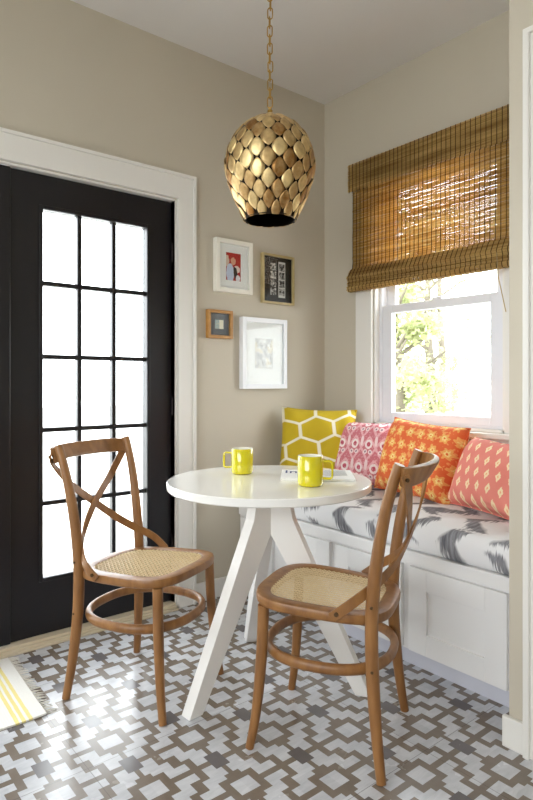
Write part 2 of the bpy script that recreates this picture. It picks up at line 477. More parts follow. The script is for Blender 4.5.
# ------------------------------------------------------------------ throw pillows
def pillow_mats():
    # mustard with a white hexagon lattice
    m = Mat('mustard_print', rough=.9); x, y, z = m.xyz()
    sx, sz = .19, .225
    a = x + .05 + z * .16; b = z - x * .12 + .06
    ax = a.mod(sx) - sx/2; az = b.mod(sz) - sz/2
    bx = (a - sx/2).mod(sx) - sx/2; bz = (b - sz/2).mod(sz) - sz/2
    def hexd(px, pz): return (px.abs() / (sx/2)).mx(px.abs() / (sx/2) * .5 + pz.abs() / (sz/2) * 1.5)
    d = hexd(ax, az).mn(hexd(bx, bz))
    line = d.step(.90, .04)
    wv = m.noise(500, 2)
    m.color(m.mix(line, m.mix(m.noise(6, 3), (186, 158, 18), (208, 182, 40)), (236, 230, 205))); m.bump(wv, .2, .001); M['mustard_print'] = m.m
    # pink ikat
    m = Mat('pink_ikat', rough=.9); x, y, z = m.xyz()
    jag = m.noise(1, 2, m.coords('Object', (140, 10, 12))) - .5
    zz = z + jag * .014
    row = (zz / .125).floor(); px = (x / .088 + row * .5).mod(1.0) - .5; pz = (zz / .125).mod(1.0) - .5
    og = (px.abs() * 2 + (pz * 2).abs() * 1.0)                      # diamond ogee
    r2 = ((px * .088) * (px * .088) + (pz * .125 - .012) * (pz * .125 - .012)).sqrt()
    c = m.mix((og - 1.0).abs().lt(.16), (206, 116, 126), (230, 172, 178))
    c = m.mix(ell(px, pz, 0, .16, .25, .2), c, (244, 228, 226))
    c = m.mix(ell(px, pz, 0, .16, .13, .1), c, (190, 80, 100))
    c = m.mix(ell(px.abs(), pz, .17, -.17, .14, .10), c, (240, 215, 214))
    c = m.mix(ell(px.abs(), pz, .17, -.17, .06, .045), c, (150, 110, 130))
    c = m.mix(ell(px.abs(), pz, .47, .30, .07, .22), c, (242, 214, 214))
    c = m.mix(m.noise(120, 2).gt(.57) * .35, c, (240, 205, 205))
    m.color(c); m.bump(m.noise(500, 2), .2, .001); M['pink_ikat'] = m.m
    # orange with yellow starry medallions
    m = Mat('orange_ikat', rough=.9); x, y, z = m.xyz()
    jag = m.noise(1, 2, m.coords('Object', (15, 10, 170))) - .5
    xx = x + jag * .012
    zz = z + (m.noise(1, 2, m.coords('Object', (40, 10, 40))) - .5) * .022
    row = (zz / .066).floor(); px = (xx / .062 + row * .5).mod(1.0) - .5; pz = (zz / .066).mod(1.0) - .5
    th = m.nt.nodes.new('ShaderNodeMath'); th.operation = 'ARCTAN2'; m.nt.links.new(pz.v, th.inputs[0]); m.nt.links.new(px.v, th.inputs[1])
    rr = (px * px + pz * pz).sqrt() * (1 + X.op('COSINE', X(th.outputs[0]) * 6.0) * -.22)
    c = m.mix(rr.lt(.34), m.mix(m.noise(14, 2), (216, 92, 44), (230, 116, 66)), (232, 168, 92))
    c = m.mix(rr.lt(.17), c, (240, 214, 140)); c = m.mix(rr.lt(.07), c, (222, 104, 44))
    c = m.mix((m.noise(45, 2)).gt(.60) * .5, c, (240, 186, 110))
    m.color(c); m.bump(m.noise(500, 2), .2, .001); M['orange_ikat'] = m.m
    # coral with cream lozenges
    m = Mat('coral_ikat', rough=.9); x, y, z = m.xyz()
    jag = m.noise(1, 2, m.coords('Object', (20, 10, 150))) - .5
    xx = x + jag * .012
    row = (z / .056).floor(); px = (xx / .058 + row * .5).mod(1.0) - .5; pz = (z / .056).mod(1.0) - .5
    dd = px.abs() * 1.9 + pz.abs() * 1.0
    c = m.mix(dd.lt(.42), m.mix(m.noise(10, 2), (216, 118, 104), (228, 142, 128)), (238, 214, 172))
    c = m.mix(dd.lt(.13), c, (232, 168, 128))
    m.color(c); m.bump(m.noise(500, 2), .2, .001); M['coral_ikat'] = m.m
pillow_mats()

def pillow(name, w, h, t, mat, loc, rz, lean, roll, label, seed):
    rnd = random.Random(seed); n = 26; vs = []; fs = []
    ph = [rnd.uniform(0, 6) for _ in range(6)]
    for side in (-1, 1):
        for i in range(n + 1):
            for j in range(n + 1):
                a = -1 + 2*i/n; b = -1 + 2*j/n
                pin = 1 - .07 * (1 - b*b) * abs(a)**3            # edges pulled in between the corners
                pin2 = 1 - .07 * (1 - a*a) * abs(b)**3
                th = ((1 - a**4) * (1 - b**4)) ** .55
                th *= 1 + .08 * math.sin(3*a + ph[0]) * math.cos(2.4*b + ph[1])
                wr = .009 * math.sin(9*a + 4*b + ph[2]) * (a*a + b*b) * (1 - max(abs(a), abs(b))**6)
                sag = -.10 * (1 - b) * .25 * (1 - a*a) * 0
                vs.append((a * w/2 * pin, side * (t/2 * th + wr * (th > .02)), b * h/2 * pin2 + h/2 + sag))
    N = (n + 1)**2
    for s in (0, 1):
        for i in range(n):
            for j in range(n):
                q = [i*(n+1) + j, (i+1)*(n+1) + j, (i+1)*(n+1) + j+1, i*(n+1) + j+1]
                fs.append(tuple(k + s*N for k in (q if s else q[::-1])))
    mb = MB().add(vs, fs)
    me_o = mb.build(name, M[mat], smooth=180)
    bm = bmesh.new(); bm.from_mesh(me_o.data); bmesh.ops.remove_doubles(bm, verts=bm.verts, dist=1e-5)
    bmesh.ops.recalc_face_normals(bm, faces=bm.faces); bm.to_mesh(me_o.data); bm.free()
    me_o.rotation_euler = (Matrix.Rotation(rz, 3, 'Z') @ Matrix.Rotation(lean, 3, 'X') @ Matrix.Rotation(roll, 3, 'Y')).to_euler()
    me_o.location = loc
    # seam piping running round the edge
    pts = []
    for k in range(4 * 16):
        s = k // 16; q = -1 + 2 * (k % 16) / 16
        a, b = [(q, -1), (1, q), (-q, 1), (-1, -q)][s]
        pts.append((a * w/2 * (1 - .07*(1 - b*b)*abs(a)**3), 0, b * h/2 * (1 - .07*(1 - a*a)*abs(b)**3) + h/2))
    MB().tube(pts, .0035, 6, closed=True).build('seam', M[mat], me_o, smooth=180)
    tag(me_o, label, 'pillow')
    return me_o
pillow('throw_pillow', .425, .41, .155, 'mustard_print', (.262, -.33, .606), R(42), R(-14), R(2), 'mustard yellow pillow with white hexagon lattice in the corner', 1)
pillow('throw_pillow', .46, .345, .16, 'pink_ikat', (.475, -.225, .606), R(8), R(-16), R(0), 'pink and white ikat pillow between the yellow and the orange pillow', 2)
pillow('throw_pillow', .455, .375, .18, 'orange_ikat', (.880, -.305, .606), R(-2), R(-20), R(4), 'bright orange pillow with yellow medallions leaning below the window', 3)
pillow('throw_pillow', .47, .325, .21, 'coral_ikat', (1.315, -.36, .606), R(-14), R(-28), R(2), 'coral pink pillow with cream lozenges beside the right wall', 4)

# ------------------------------------------------------------------ woven reed shade
def reed_mat():
    m = Mat('woven_reed', rough=.7)
    x, y, z = m.xyz()
    n = m.noise(1, 3, m.coords('Object', (3, 1, 150))); n2 = m.noise(1, 2, m.coords('Object', (1.5, 1, 24)))
    t = (n - .5) * 2.4 + (n2 - .5) * 1.4 + .45
    c = m.mix(t, (128, 96, 44), (216, 182, 108))
    m.color(c); m.translucent(.42, m.mix(t, (190, 138, 62), (232, 196, 124))); M['woven_reed'] = m.m
reed_mat()
def reeds(mb, x0, x1, prof, pitch, hh, th, rnd):
    """prof: list of (y,z) down the cloth; one thin reed every pitch"""
    P = [Vector((0, a, b)) for a, b in prof]
    seg = [(P[i], P[i+1]) for i in range(len(P)-1)]
    L = sum((b-a).length for a, b in seg); n = int(L / pitch); nseg = 14
    for i in range(n):
        d = (i + .5) * pitch
        for a, b in seg:
            l = (b - a).length
            if d <= l: p = a + (b - a) * (d / l); t = (b - a).normalized(); break
            d -= l
        w = t.cross(Vector((1, 0, 0)))
        h = hh * rnd.uniform(.9, 1.07) / 2; e0 = x0 + rnd.uniform(-.004, .003); e1 = x1 + rnd.uniform(-.003, .004)
        ph = rnd.uniform(0, 6); vs = []; fs = []
        for k in range(nseg + 1):
            x = e0 + (e1 - e0) * k / nseg
            wob = .0004 * math.sin(x * 17 + ph) + .0003 * math.sin(x * 41 + ph * 2)
            c = p + t * wob + w * .0008 * math.sin(x * 29 + ph)
            for a, b in ((-1, -1), (1, -1), (1, 1), (-1, 1)):
                q = c + t * a * h + w * b * th / 2
                vs.append((x, q.y, q.z))
        for k in range(nseg):
            for j in range(4):
                fs.append((k*4 + j, k*4 + (j+1) % 4, (k+1)*4 + (j+1) % 4, (k+1)*4 + j))
        fs += [(0, 1, 2, 3), (nseg*4, nseg*4+1, nseg*4+2, nseg*4+3)]
        mb.add(vs, fs)
def threads(mb, x0, x1, prof, off, step=.027):
    n = int((x1 - x0) / step)
    for i in range(n + 1):
        x = x0 + .008 + i * step
        mb.tube([(x, a - off, b) for a, b in prof], .0019, 5)
sh = tag(empty('woven_shade'), 'brown woven reed roman shade hanging over the window', 'window shade')
rnd = random.Random(3)
bx0, bx1 = .280, 1.330
MB().box((bx0 + .01, -.062, 2.372), (bx1 - .01, -.021, 2.407)).build('headrail', M['frame_wood'], sh)
pm = MB(); pf = [(-.05, 2.382), (-.052, 1.842), (-.060, 1.772)]; reeds(pm, bx0 + .006, bx1 - .006, pf, .0066, .0060, .0018, rnd)
panel = pm.build('shade_panel', M['woven_reed'], sh)
tm = MB(); threads(tm, bx0, bx1, pf, .0016); tm.build('weaving_thread', M['thread'], panel)
vm = MB(); vf = [(-.078, 2.410), (-.078, 2.247)]; reeds(vm, bx0 - .008, bx1 + .008, vf, .0066, .0052, .002, rnd)
vback = [(-.066, 2.402), (-.066, 2.257)]; reeds(vm, bx0 - .008, bx1 + .008, vback, .0060, .0057, .002, rnd)
val = vm.build('valance', M['woven_reed'], sh)
tm = MB(); threads(tm, bx0 - .005, bx1 + .005, vf, .0016); tm.build('weaving_thread', M['thread'], val)
fm = MB()
f1 = [(-.064, 1.807), (-.092, 1.757), (-.084, 1.734), (-.058, 1.730)]
f2 = [(-.060, 1.757), (-.088, 1.724), (-.082, 1.704), (-.056, 1.702)]
f3 = [(-.060, 1.727), (-.094, 1.698), (-.088, 1.678), (-.056, 1.676)]
f4 = [(-.046, 1.782), (-.044, 1.682)]
for q in (f1, f2, f3, f4): reeds(fm, bx0 - .004, bx1 + .004, q, .0060, .0057, .002, rnd)
fold = fm.build('bottom_fold', M['woven_reed'], sh)
tm = MB()
for q in (f1, f2, f3): threads(tm, bx0, bx1, q, .0016)
tm.build('weaving_thread', M['thread'], fold)
MB().tube([(1.212, -.100, 1.745), (1.219, -.101, 1.64), (1.257, -.10, 1.47)], .0024, 6).build('pull_cord', M['cord_cotton'], sh)

# ------------------------------------------------------------------ pictures on the door wall
def sunset_free_photo():
    m = Mat('red_photo', rough=.5); x, y, z = m.xyz()
    n = m.noise(60, 3) - .5; a = y + n * .012; b = z + n * .012
    c = m.mix(m.noise(40, 2), (150, 20, 22), (190, 44, 40))
    c = m.mix(ell(a, b, -.045, .03, .016, .03), c, (214, 190, 170))
    c = m.mix(ell(a, b, -.022, -.035, .026, .052), c, (196, 206, 226))
    c = m.mix(ell(a, b, .022, -.012, .022, .02), c, (226, 208, 196))
    c = m.mix(ell(a, b, -.002, .030, .017, .021), c, (214, 158, 128))
    c = m.mix(ell(a + b * .18, b, .008, -.035, .013, .036), c, (40, 34, 36))
    c = m.mix(ell(a, b, .03, -.062, .014, .02), c, (226, 222, 226))
    m.color(c); M['red_photo'] = m.m
def strip_photo():
    m = Mat('photo_strip', rough=.4); x, y, z = m.xyz()
    n = m.noise(75, 3); n2 = m.noise(1, 2, m.coords('Object', (1, 160, 190)))
    c = m.mix((n2.gt(.56)) * rect(y, z, -.11, -.005, -.03, .125) * .75, (26, 23, 22), (170, 165, 158))
    cell = (((z + .0935) / .0475).mod(1.0) - .5).abs().lt(.44)
    pic = m.mix((n - .42) * 5.0, (60, 58, 56), (226, 222, 214))
    c = m.mix(rect(y, z, -.052, -.010, -.093, .095) * cell, c, pic)
    c = m.mix(rect(y, z, .008, .060, -.102, .106), c, (216, 212, 204))
    pic2 = m.mix((n - .44) * 5.0, (28, 27, 26), (200, 196, 188))
    c = m.mix(rect(y, z, .013, .055, -.095, .097) * cell, c, pic2)
    m.color(c); M['photo_strip'] = m.m
def card_mat():
    m = Mat('small_card', rough=.6); x, y, z = m.xyz()
    c = m.mix(y.gt(.0), (150, 172, 176), (226, 220, 196)); c = m.mix(m.noise(130, 2).gt(.55) * .5 * y.lt(0), c, (220, 205, 150))
    m.color(c); M['small_card'] = m.m
    m = Mat('faint_print', rough=.6)
    n = m.noise(34, 3); c = m.mix((n - .4) * 4, (196, 194, 190), (240, 238, 232)); c = m.mix(m.noise(22, 2).gt(.58) * .5, c, (226, 214, 184)); m.color(c); M['faint_print'] = m.m
sunset_free_photo(); strip_photo(); card_mat()
def picture(y0, y1, z0, z1, fw, depth, fmat, matmat, picmat, pw, ph, dz, label, glass=True):
    yc, zc = (y0 + y1)/2, (z0 + z1)/2
    root = tag(empty('picture_frame', (.001, yc, zc)), label, 'picture frame', 'framed pictures on the door wall')
    a, b = (y1 - y0)/2, (z1 - z0)/2
    MB().box((0, -a, -b), (depth, -a + fw, b)).box((0, a - fw, -b), (depth, a, b)).box((0, -a + fw, -b), (depth, a - fw, -b + fw)).box((0, -a + fw, b - fw), (depth, a - fw, b)).build('frame', M[fmat], root, bevel=.0015)
    MB().box((.001, -a + fw, -b + fw), (depth - .016, a - fw, b - fw)).build('mat_board', M[matmat], root)
    if picmat:
        MB().box((depth - .016, -pw/2, dz - ph/2), (depth - .0153, pw/2, dz + ph/2)).build('picture', M[picmat], root)
    if glass: MB().box((depth - .009, -a + fw, -b + fw), (depth - .007, a - fw, b - fw)).build('glass', M['pane_glass'], root)
    return root
picture(-.836, -.590, 1.640, 1.928, .024, .032, 'white_frame', 'mat_board', 'red_photo', .098, .150, .0, 'cream white wooden frame holding a red photograph in a wide mat')
picture(-.513, -.272, 1.606, 1.892, .013, .024, 'champagne_frame', 'mat_board', 'photo_strip', .221, .260, .0, 'slim champagne gold frame with black and white photo strips')
picture(-.883, -.722, 1.389, 1.541, .017, .026, 'frame_wood', 'grey_mat', 'small_card', .054, .048, .0, 'small light wood frame with grey mat and a tiny card')
picture(-.662, -.338, 1.117, 1.516, .026, .034, 'cool_white_frame', 'mat_board', 'faint_print', .130, .170, .0, 'large white frame with a faint pale print, lowest on the wall')

# ------------------------------------------------------------------ bentwood chairs
def seat_outline(n=72, k=1.0):
    pts = []
    for i in range(n):
        a = 2 * math.pi * i / n; ca, sa = math.cos(a), math.sin(a)
        p = 2/3.4
        x = (abs(ca)**p) * (1 if ca >= 0 else -1); y = (abs(sa)**p) * (1 if sa >= 0 else -1)
        X_ = .006 + x * (.219); Y_ = y * (.205 + .012 * x)
        pts.append((X_, Y_))
    return pts
def inset(pts, d):
    n = len(pts); out = []
    for i in range(n):
        a = Vector(pts[i-1]); b = Vector(pts[(i+1) % n]); t = (b - a).normalized()
        out.append((pts[i][0] - t.y * d, pts[i][1] + t.x * d))
    return out
ZS = .473
TILT = .045
def make_chair():
    root = empty('dining_chair')
    W = M['chair_wood']
    # seat ring with rounded edges
    o = seat_outline(); rings = [(o, ZS - .030), (inset(o, -.003), ZS - .024), (inset(o, -.004), ZS - .010), (inset(o, -.001), ZS - .002), (inset(o, .006), ZS),
         (inset(o, .040), ZS - .001), (inset(o, .046), ZS - .006), (inset(o, .047), ZS - .028), (inset(o, .040), ZS - .034), (inset(o, .008), ZS - .034)]
    vs = []; fs = []; n = len(o)
    for r, z in rings: vs += [(x, y, z + TILT * x) for x, y in r]
    m = len(rings)
    for k in range(m):
        for i in range(n):
            fs.append((k*n + i, k*n + (i+1) % n, ((k+1) % m)*n + (i+1) % n, ((k+1) % m)*n + i))
    seat = MB().add(vs, fs).build('seat', W, root, smooth=50)
    # woven cane: two pairs of straight strands plus diagonals, cut to the opening
    inner = inset(o, .043); cm = MB()
    def chord(px, py, dx, dy):
        ts = []
        for i in range(n):
            ax, ay = inner[i]; bx, by = inner[(i+1) % n]
            ex, ey = bx - ax, by - ay; den = dx*ey - dy*ex
            if abs(den) < 1e-9: continue
            t = ((ax - px)*ey - (ay - py)*ex) / den; u = ((ax - px)*dy - (ay - py)*dx) / den
            if 0 <= u < 1: ts.append(t)
        return (min(ts), max(ts)) if len(ts) >= 2 else None
    def strands(ang, step, off, z, w):
        dx, dy = math.cos(ang), math.sin(ang); k = -40
        while k <= 40:
            d = k * step + off; px, py = .01 - dy * d, dx * d
            c = chord(px, py, dx, dy)
            if c and c[1] - c[0] > .02:
                a = (px + dx*c[0], py + dy*c[0]); b = (px + dx*c[1], py + dy*c[1])
                nx, ny = -dy*w/2, dx*w/2
                cm.prism([(a[0]+nx, a[1]+ny), (b[0]+nx, b[1]+ny), (b[0]-nx, b[1]-ny), (a[0]-nx, a[1]-ny)], lambda x, y: (x, y, z + TILT * x), lambda x, y: (x, y, z + .0012 + TILT * x))
            k += 1
    z = ZS - .006
    st = .0180
    for q in (-.0023, .0023):
        strands(0, st, q, z, .0015); strands(math.pi/2, st, q, z + .0011, .0015)
    strands(math.pi/4, st / math.sqrt(2), st / math.sqrt(2) / 2, z + .0022, .0014); strands(-math.pi/4, st / math.sqrt(2), st / math.sqrt(2) / 2, z + .0031, .0014)
    cm.build('woven_cane', M['cane'], seat)
    # rear posts, one bent pole from foot to crest
    zx = [(0, -.207, .207), (.12, -.191, .194), (.29, -.176, .181), (.42, -.172, .178), (.52, -.176, .178), (.64, -.190, .181), (.77, -.213, .187), (.87, -.240, .192), (.918, -.257, .194)]
    for s in (-1, 1):
        pts = spline([(x, s * y_, z_ + .0005) for z_, x, y_ in zx], 5)
        m_ = len(pts); rad = []
        for p in pts:
            t = p.z / .918
            rad.append(.0145 + .0055 * min(1, t / .3) - .0045 * max(0, (t - .62) / .38))
        post = MB().tube(pts, rad, 14).build('back_post', W, root, smooth=60)
        for zz, xx in ((.497, -.176), (.31, -.178)):
            MB().tube([(xx, s * .196, zz), (xx, s * .2005, zz)], .0045, 10).build('screw', M['screw_metal'], post, smooth=40)
        pts = spline([(.212, s * .196, .0005), (.193, s * .184, .12), (.179, s * .175, .30), (.174, s * .172, ZS - .024)], 5)
        rad = [.0135 + .0045 * min(1, p.z / .25) for p in pts]
        MB().tube(pts, rad, 14).build('front_leg', W, root, smooth=60)
    # oval stretcher hoop fixed to the legs
    pts = []
    for i in range(64):
        a = 2 * math.pi * i / 64; ca, sa = math.cos(a), math.sin(a); p = 2/2.35
        pts.append((0 + (abs(ca)**p) * math.copysign(1, ca) * .203, (abs(sa)**p) * math.copysign(1, sa) * .199, .297))
    MB().tube(pts, .0175, 12, closed=True, squash=(.75, .75, 1)).build('stretcher_hoop', W, root, smooth=60)
    # crest rail, bowed backwards
    pts = spline([(-.264, -.203, .882), (-.290, -.176, .885), (-.314, -.10, .887), (-.322, 0, .887), (-.314, .10, .887), (-.290, .176, .885), (-.264, .203, .882)], 6)
    nr = [(1, -1.0 * (p.y / .2)**3, .62 * (1 - .5 * abs(p.y / .2))) for p in pts]
    MB().ribbon(pts, nr, .058, .021).build('crest_rail', W, root, smooth=45, bevel=.003)
    # two bent straps crossing behind the seat
    for s in (-1, 1):
        off = .0035 * s
        pts = spline([(-.274, s*.2125, .890), (-.281, s*.201, .855), (-.275 + off, s*.112, .765), (-.256 + off, 0, .677), (-.224 + off, -s*.090, .603), (-.180, -s*.150, .552), (-.120, -s*.2055, .505), (-.060, -s*.2120, .458)], 6)
        nr = []
        for p in pts:
            k = max(0, min(1, (.64 - p.z) / .14)); k2 = max(0, min(1, (p.z - .69) / .15))
            nr.append((1 - k - .2 * k2, s * k - s * .65 * k2, .12))
        strap = MB().ribbon(pts, nr, .030, .0065).build('cross_strap', W, root, smooth=40)
        q = pts[-3]
        MB().tube([(q.x, -s * .2145, q.z), (q.x, -s * .2195, q.z)], .0065, 12).build('screw', M['screw_metal'], strap, smooth=40)
        q = pts[3]
        MB().tube([(q.x - .002, q.y + s * .002, q.z), (q.x - .0055, q.y + s * .005, q.z)], .006, 12).build('screw', M['screw_metal'], strap, smooth=40)
    return root
chair_l = make_chair(); chair_l.location = (.604, -1.544, 0); chair_l.rotation_euler = (0, 0, R(25.6))
tag(chair_l, 'bentwood cross-back chair with cane seat in front of the dark glazed door', 'chair', 'bentwood cross-back chairs')
chair_r = copy_tree(chair_l); chair_r.location = (1.254, -1.204, 0); chair_r.rotation_euler = (0, 0, R(-151.2))
tag(chair_r, 'bentwood cross-back chair with cane seat in front of the white window seat', 'chair', 'bentwood cross-back chairs')

# ------------------------------------------------------------------ round table
TX, TY, TZ, TR = .867, -1.156, .777, .393
table = tag(empty('round_table', (TX, TY, 0)), 'glossy white round pedestal table on three splayed legs', 'table')
MB().lathe([(0, TZ - .030), (TR - .004, TZ - .030), (TR, TZ - .026), (TR, TZ - .003), (TR - .003, TZ), (0, TZ)], 96).build('tabletop', M['white_table'], table, smooth=40)
for ang in (-86, 34, 154):
    poly = [(.0, TZ - .031), (.086, TZ - .031), (.088, .70), (.100, .635), (.395, 0.0006), (.338, 0.0006), (.012, .572), (.0, .585)]
    a = R(ang); ca, sa = math.cos(a), math.sin(a)
    def F(sgn):
        return lambda r, z: (r*ca - sgn*sa*.024, r*sa + sgn*ca*.024, z)
    MB().prism(poly, F(-1), F(1)).build('leg', M['table_leg_paint'], table, bevel=.002)

def make_mug():
    root = empty('coffee_mug')
    r, h = .0425, .098
    MB().lathe([(0, .0005), (r - .006, .0005), (r - .002, .004), (r, .012), (r, h - .002), (r - .0015, h)], 40).build('mug_body', M['mug_glaze'], root, smooth=50)
    root.children[0].data.polygons
    MB().lathe([(r - .0014, h), (r - .004, h - .001), (r - .0045, .012), (r - .010, .008), (0, .008)], 40).build('mug_inside', M['mug_inside'], root, smooth=50)
    pts = [(r - .003, 0, .080), (r + .022, 0, .081), (r + .0285, 0, .078), (r + .030, 0, .071), (r + .030, 0, .034), (r + .0285, 0, .027), (r + .022, 0, .0235), (r - .003, 0, .0245)]
    MB().ribbon(pts, [(0, 0, 1), (0, 0, 1), (.7, 0, .7), (1, 0, 0), (1, 0, 0), (.7, 0, -.7), (0, 0, -1), (0, 0, -1)], .013, .007).build('handle', M['mug_glaze'], root, smooth=60)
    return root
# open top: drop the cap that lathe adds over the rim
mug = make_mug()
for o in mug.children:
    if o.name.startswith('mug_body') or o.name.startswith('mug_inside'):
        bm = bmesh.new(); bm.from_mesh(o.data)
        zmax = max(v.co.z for v in bm.verts)
        ng = [f for f in bm.faces if len(f.verts) > 10 and f.calc_center_median().z > zmax - .004]
        bmesh.ops.delete(bm, geom=ng, context='FACES_ONLY'); bm.to_mesh(o.data); bm.free()
mug.scale = (1.06, 1.06, 1.06); mug.location = (.684, -1.150, TZ + .0005); mug.rotation_euler = (0, 0, R(-139))
tag(mug, 'yellow mug with white inside standing alone on the far side of the table', 'mug', 'yellow coffee mugs')
mug2 = copy_tree(mug); mug2.scale = (1.1, 1.1, 1.12); mug2.location = (1.070, -1.128, TZ + .0005); mug2.rotation_euler = (0, 0, R(45))
tag(mug2, 'yellow mug with white inside standing in front of the magazine', 'mug', 'yellow coffee mugs')

# magazine lying on the table
mag = tag(empty('magazine', (.930, -.960, TZ + .0008), (0, 0, R(48))), 'white magazine with blue title lying flat on the table', 'magazine')
def page(u, v):  # a little swell of the pages
    return .006 + .004 * math.sin(math.pi * (v + .13) / .26) * .6
nx, ny = 10, 8; mw, mh = .285, .235
vs = []; fs = []
for top in (0, 1):
    for i in range(nx + 1):
        for j in range(ny + 1):
            x = -mw/2 + mw*i/nx; y = -mh/2 + mh*j/ny
            vs.append((x, y, (.0078 + .0016 * math.sin(math.pi * j/ny)) if top else 0))
Nn = (nx+1)*(ny+1)
for t in (0, 1):
    for i in range(nx):
        for j in range(ny):
            fs.append(tuple(k + t*Nn for k in (i*(ny+1)+j, (i+1)*(ny+1)+j, (i+1)*(ny+1)+j+1, i*(ny+1)+j+1)))
for i in range(nx):
    for j in (0, ny):
        a = i*(ny+1)+j; b = (i+1)*(ny+1)+j; fs.append((a, b, b+Nn, a+Nn))
for j in range(ny):
    for i in (0, nx):
        a = i*(ny+1)+j; b = a+1; fs.append((a, b, b+Nn, a+Nn))
MB().add(vs, fs).build('page_block', M['paper'], mag, smooth=40)
def text_mesh(body, size, mat, name, parent, loc, rz=0, sx=1):
    cu = bpy.data.curves.new(name, 'FONT'); cu.body = body; cu.size = size; cu.extrude = .0002
    t = bpy.data.objects.new(name, cu); COL.objects.link(t)
    bpy.context.view_layer.update()
    me = bpy.data.meshes.new_from_object(t.evaluated_get(bpy.context.evaluated_depsgraph_get()))
    bpy.data.objects.remove(t)
    me.materials.clear(); me.materials.append(M[mat])
    o = bpy.data.objects.new(name, me); COL.objects.link(o); o.parent = parent; o.location = loc; o.rotation_euler = (0, 0, rz); o.scale = (sx, 1, 1)
    return o
text_mesh('Inc', .10, 'blue_ink', 'title', mag, (-.132, .012, .0100), 0, .75)
ln = MB()
for k in range(7):
    ln.box((.02, .085 - k*.022, .0098), (.118, .089 - k*.022, .0101))
ln.build('print_line', M['grey_ink'], mag)

# ------------------------------------------------------------------ pendant lamp
LX, LY, LT = .865, -1.150, 2.186
lamp = tag(empty('pendant_lamp', (LX, LY, 0)), 'brass pendant lamp of overlapping leaf plates hanging on a chain', 'pendant lamp')
K = .00392
prof = [(119, 3), (121, 11), (124, 18), (128, 24.5), (135, 32), (145, 38.7), (157, 43), (168, 44), (180, 42.6), (192, 38.8), (204, 34.2), (214, 29.3), (221, 26)]
PR = [(w * K, LT - (y - 119) * K) for y, w in prof]
PRS = [(p.x, p.z) for p in spline([(r, 0, z) for r, z in PR], 5)]
def brass_leaf():
    m = Mat('brass_leaf', rough=.3, Metallic=1.0)
    g = m.nt.nodes.new('ShaderNodeNewGeometry'); rp = X(g.outputs['Random Per Island'])
    n = m.noise(40, 4)
    m.color(m.mix(rp * .9 + (n - .5) * 1.0, (150, 106, 56), (244, 220, 164)))
    m.inp('Roughness', n * .3 + .34); m.bump(m.noise(70, 3), .25, .002); M['brass_leaf'] = m.m
brass_leaf()
inner = [(max(r - .004, .002), z) for r, z in PRS]
lm = MB(); nn = 40
shell = [(r, z) for r, z in inner] + [(r - .004 if r > .006 else .001, z - .002) for r, z in inner[::-1]]
vs = []; fs = []
for r, z in shell:
    for k in range(nn):
        a = 2*math.pi*k/nn; vs.append((r*math.cos(a), r*math.sin(a), z))
for i in range(len(shell)-1):
    for k in range(nn): fs.append((i*nn+k, i*nn+(k+1) % nn, (i+1)*nn+(k+1) % nn, (i+1)*nn+k))
lm.add(vs, fs).build('shade_liner', M['dark_metal'], lamp, smooth=50)
# arc length of the profile
arc = [0]
for i in range(1, len(PRS)): arc.append(arc[-1] + math.hypot(PRS[i][0]-PRS[i-1][0], PRS[i][1]-PRS[i-1][1]))
def at(s):
    if s > arc[-1]:
        d = Vector((PRS[-1][0] - PRS[-2][0], PRS[-1][1] - PRS[-2][1])).normalized(); e_ = s - arc[-1]
        return PRS[-1][0] + d.x * e_, PRS[-1][1] + d.y * e_, d
    s = max(0, s)
    for i in range(1, len(arc)):
        if s <= arc[i] + 1e-9:
            t = (s - arc[i-1]) / max(1e-9, arc[i]-arc[i-1]); a, b = PRS[i-1], PRS[i]
            r = a[0]+(b[0]-a[0])*t; z = a[1]+(b[1]-a[1])*t
            d = Vector((b[0]-a[0], b[1]-a[1])).normalized(); return r, z, d
    return PRS[-1][0], PRS[-1][1], Vector((0, -1))
lv = MB(); NC = 13; rows = 13; s0 = .040; ds = (arc[-1] - s0) / (rows - .62); rl = random.Random(5)
for i in range(rows):
    s = s0 + ds * i
    hl = ds * .97
    rmid = at(s)[0]
    ncol = NC
    for k in range(ncol):
        a0 = 2*math.pi*(k + (i % 2) * .5) / ncol
        hw = math.pi / ncol * .70
        tilt = rl.uniform(-.004, .004); lift = rl.uniform(.001, .003); tw = rl.uniform(-.05, .05); pit = rl.uniform(-.0035, .001)
        nv, nu = 8, 4; vs = []; fs = []
        for v in range(nv + 1):
            q = -1 + 2*v/nv; ss = min(s + q * hl, arc[-1] + .005)
            r, z, d = at(ss); nrm = (-d.y, d.x)
            wv = max(0, 1 - abs(q)**1.9) ** .95
            for u in range(nu + 1):
                p = -1 + 2*u/nu
                a = a0 + p * hw * wv + tw * q * hw
                bulge = .0012 * (1 - p*p*wv*wv) * (1 - q*q) + lift - .0008 + tilt * (p * wv) + pit * q
                rr = r + nrm[0]*bulge; zz = z + nrm[1]*bulge
                vs.append((rr*math.cos(a), rr*math.sin(a), zz))
        for v in range(nv):
            for u in range(nu):
                fs.append((v*(nu+1)+u, v*(nu+1)+u+1, (v+1)*(nu+1)+u+1, (v+1)*(nu+1)+u))
        lv.add(vs, fs)
shade = lv.build('leaf_shade', M['brass_leaf'], lamp, smooth=60)
sd = shade.modifiers.new('t', 'SOLIDIFY'); sd.thickness = .0012; sd.offset = 1
rb, zb = PRS[-1]
pts = [(rb*math.cos(2*math.pi*k/48), rb*math.sin(2*math.pi*k/48), zb) for k in range(48)]
MB().tube(pts, .0022, 8, closed=True).build('shade_rim', M['dark_metal'], lamp, smooth=60)
